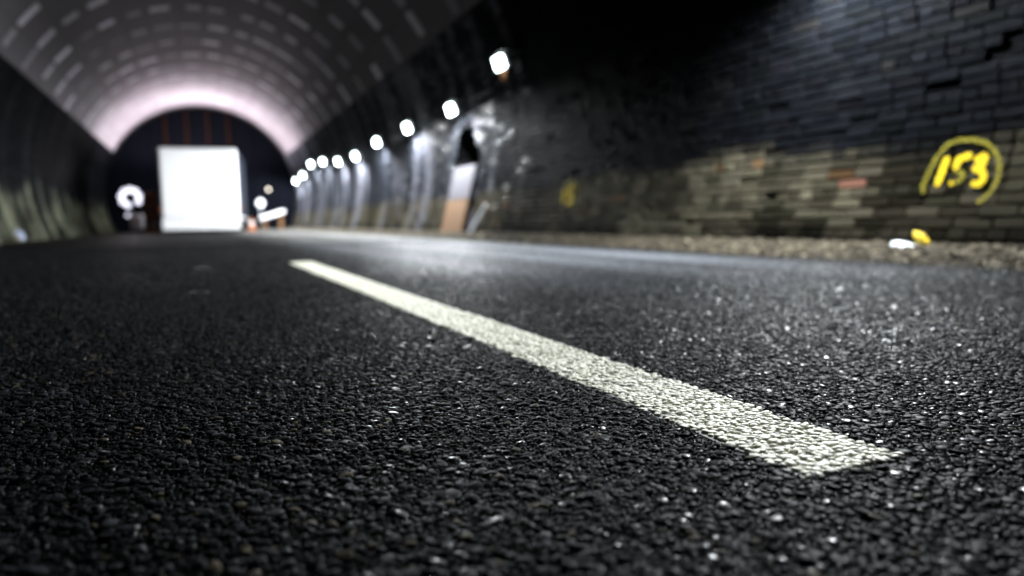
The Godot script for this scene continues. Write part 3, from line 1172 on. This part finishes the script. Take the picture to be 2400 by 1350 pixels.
	# amber warning lamp on the hoarding
	var am := thing("warning_lamp", "small dim amber warning lamp on the dark hoarding at right", "lamp", p(3.22, 1.92, END + 1.22))
	var ab := MB.new()
	ab.box(Vector3(0, 0, 0.0), Vector3(0.12, 0.2, 0.06), Basis.IDENTITY, 0.01)
	part("case", ab.mesh(), M.dark, am)
	var al := MB.new()
	al.bar(Vector3(0, 0.03, 0.03), Vector3(0, 0.03, 0.07), 0.07, 0.05, 16)
	part("lamp", al.mesh(), M.amber, am)
	# board leaning in the refuge
	var bo := thing("leaning_board", "grey and orange board leaning across the lower part of the refuge", "board", p(4.3, 0, 11.8))
	var a := on_wall(1.0, 0.0, 11.8, 0.03) - bo.position
	var c2 := on_wall(1.0, 1.24, 11.8, 0.0) - bo.position
	var d := (c2 - a).normalized()
	var nrm := Vector3(0, 0, -1).cross(d)
	var turn := Basis(nrm, d, nrm.cross(d))
	var hgt := (c2 - a).length()
	var up := MB.new()
	up.box(a + d * (hgt * 0.76), Vector3(0.03, hgt * 0.48, 1.1), turn, 0.006)
	part("grey_half", up.mesh(), M.board_grey, bo)
	var lo := MB.new()
	lo.box(a + d * (hgt * 0.26), Vector3(0.034, hgt * 0.5, 1.1), turn, 0.006)
	part("orange_half", lo.mesh(), M.board_orange, bo)
	# rail leaning against the wall, nearer than the board
	var rl := thing("leaning_batten", "pale batten leaning on the wall foot just right of the board", "batten", p(4.1, 0, 10.4))
	var rb := MB.new()
	var r0 := on_wall(1.0, 0.02, 10.75, 0.08) - rl.position
	var r1 := on_wall(1.0, 0.52, 10.45, 0.05) - rl.position
	rb.bar(r0, r1, 0.028, 0.028, 8)
	part("batten", rb.mesh(), M.scrap_white, rl)
	# crumpled things by the wall foot
	crumple("plastic_scrap", "crumpled bright yellow scrap leaning on the wall foot under the number", "scrap", p(4.17, 0.1, 2.87), Vector3(0.03, 0.028, 0.062), Basis(Vector3.RIGHT, 0.75), M.scrap_yellow)
	crumple("paper_scrap", "crumpled white paper lying on the gravel left of the yellow scrap", "scrap", p(4.12, 0.055, 2.96), Vector3(0.05, 0.025, 0.075), Basis(Vector3.RIGHT, 0.2), M.scrap_white)
	crumple("plastic_sheeting", "pale blue heap of sheeting at the foot of the left wall", "sheeting", p(-3.62, 0.06, 17.4), Vector3(0.22, 0.2, 0.7), Basis.IDENTITY, M.sheet)


func crumple(called: String, label: String, category: String, at: Vector3, size: Vector3, turn: Basis, mat: Material) -> void:
	var sp := SphereMesh.new()
	sp.radial_segments = 18
	sp.rings = 10
	sp.radius = 1.0
	sp.height = 2.0
	var arr := sp.get_mesh_arrays()
	var vs: PackedVector3Array = arr[Mesh.ARRAY_VERTEX]
	var st := SurfaceTool.new()
	st.begin(Mesh.PRIMITIVE_TRIANGLES)
	st.set_smooth_group(-1)
	for i in arr[Mesh.ARRAY_INDEX]:
		var u := vs[i]
		var k := 1.0 + 0.35 * blotch.get_noise_3d(u.x * 6.0, u.y * 6.0, u.z * 6.0 + size.z * 90.0)
		st.add_vertex(turn * (u * k * size))
	st.generate_normals()
	var o := part(called, st.commit(), mat, self)
	o.position = at
	o.set_meta("label", label)
	o.set_meta("category", category)


func _ready() -> void:
	rng.seed = 4711
	# camera: lying 27 cm above the road, looking a little down and to the right of the axis
	var cam := Camera3D.new()
	cam.name = "camera"
	var lens := CameraAttributesPhysical.new()
	lens.frustum_focal_length = 28.44
	lens.frustum_focus_distance = 0.92
	lens.frustum_near = 0.05
	lens.frustum_far = 300.0
	lens.exposure_aperture = 2.3
	cam.attributes = lens
	cam.transform = Transform3D(Basis(Vector3(ax_r.x, ax_r.y, -ax_r.z), Vector3(ax_u.x, ax_u.y, -ax_u.z), Vector3(-ax_f.x, -ax_f.y, ax_f.z)).orthonormalized(), Vector3(0, CAM_H, 0))
	add_child(cam)
	# night sky beyond the tunnel
	var env := Environment.new()
	env.background_mode = Environment.BG_SKY
	var sm := ProceduralSkyMaterial.new()
	sm.sky_top_color = Color(0.02, 0.03, 0.06)
	sm.sky_horizon_color = Color(0.05, 0.06, 0.09)
	sm.ground_bottom_color = Color(0.01, 0.01, 0.012)
	sm.ground_horizon_color = Color(0.05, 0.06, 0.09)
	env.sky = Sky.new()
	env.sky.sky_material = sm
	env.background_energy_multiplier = 0.02
	env.tonemap_mode = Environment.TONE_MAPPER_LINEAR
	env.tonemap_exposure = 1.0
	env.sdfgi_enabled = true
	env.ssao_enabled = true
	env.ssil_enabled = true
	var we := WorldEnvironment.new()
	we.name = "world"
	we.environment = env
	add_child(we)
	streaks.seed = 5
	streaks.noise_type = FastNoiseLite.TYPE_SIMPLEX
	streaks.frequency = 0.12
	streaks.fractal_octaves = 3
	blotch.seed = 9
	blotch.noise_type = FastNoiseLite.TYPE_SIMPLEX
	blotch.frequency = 0.35
	blotch.fractal_octaves = 3
	make_materials()
	build_ground()
	build_walls()
	build_vault()
	build_truck()
	build_lamps()
	build_far_things()
	build_wall_paint()
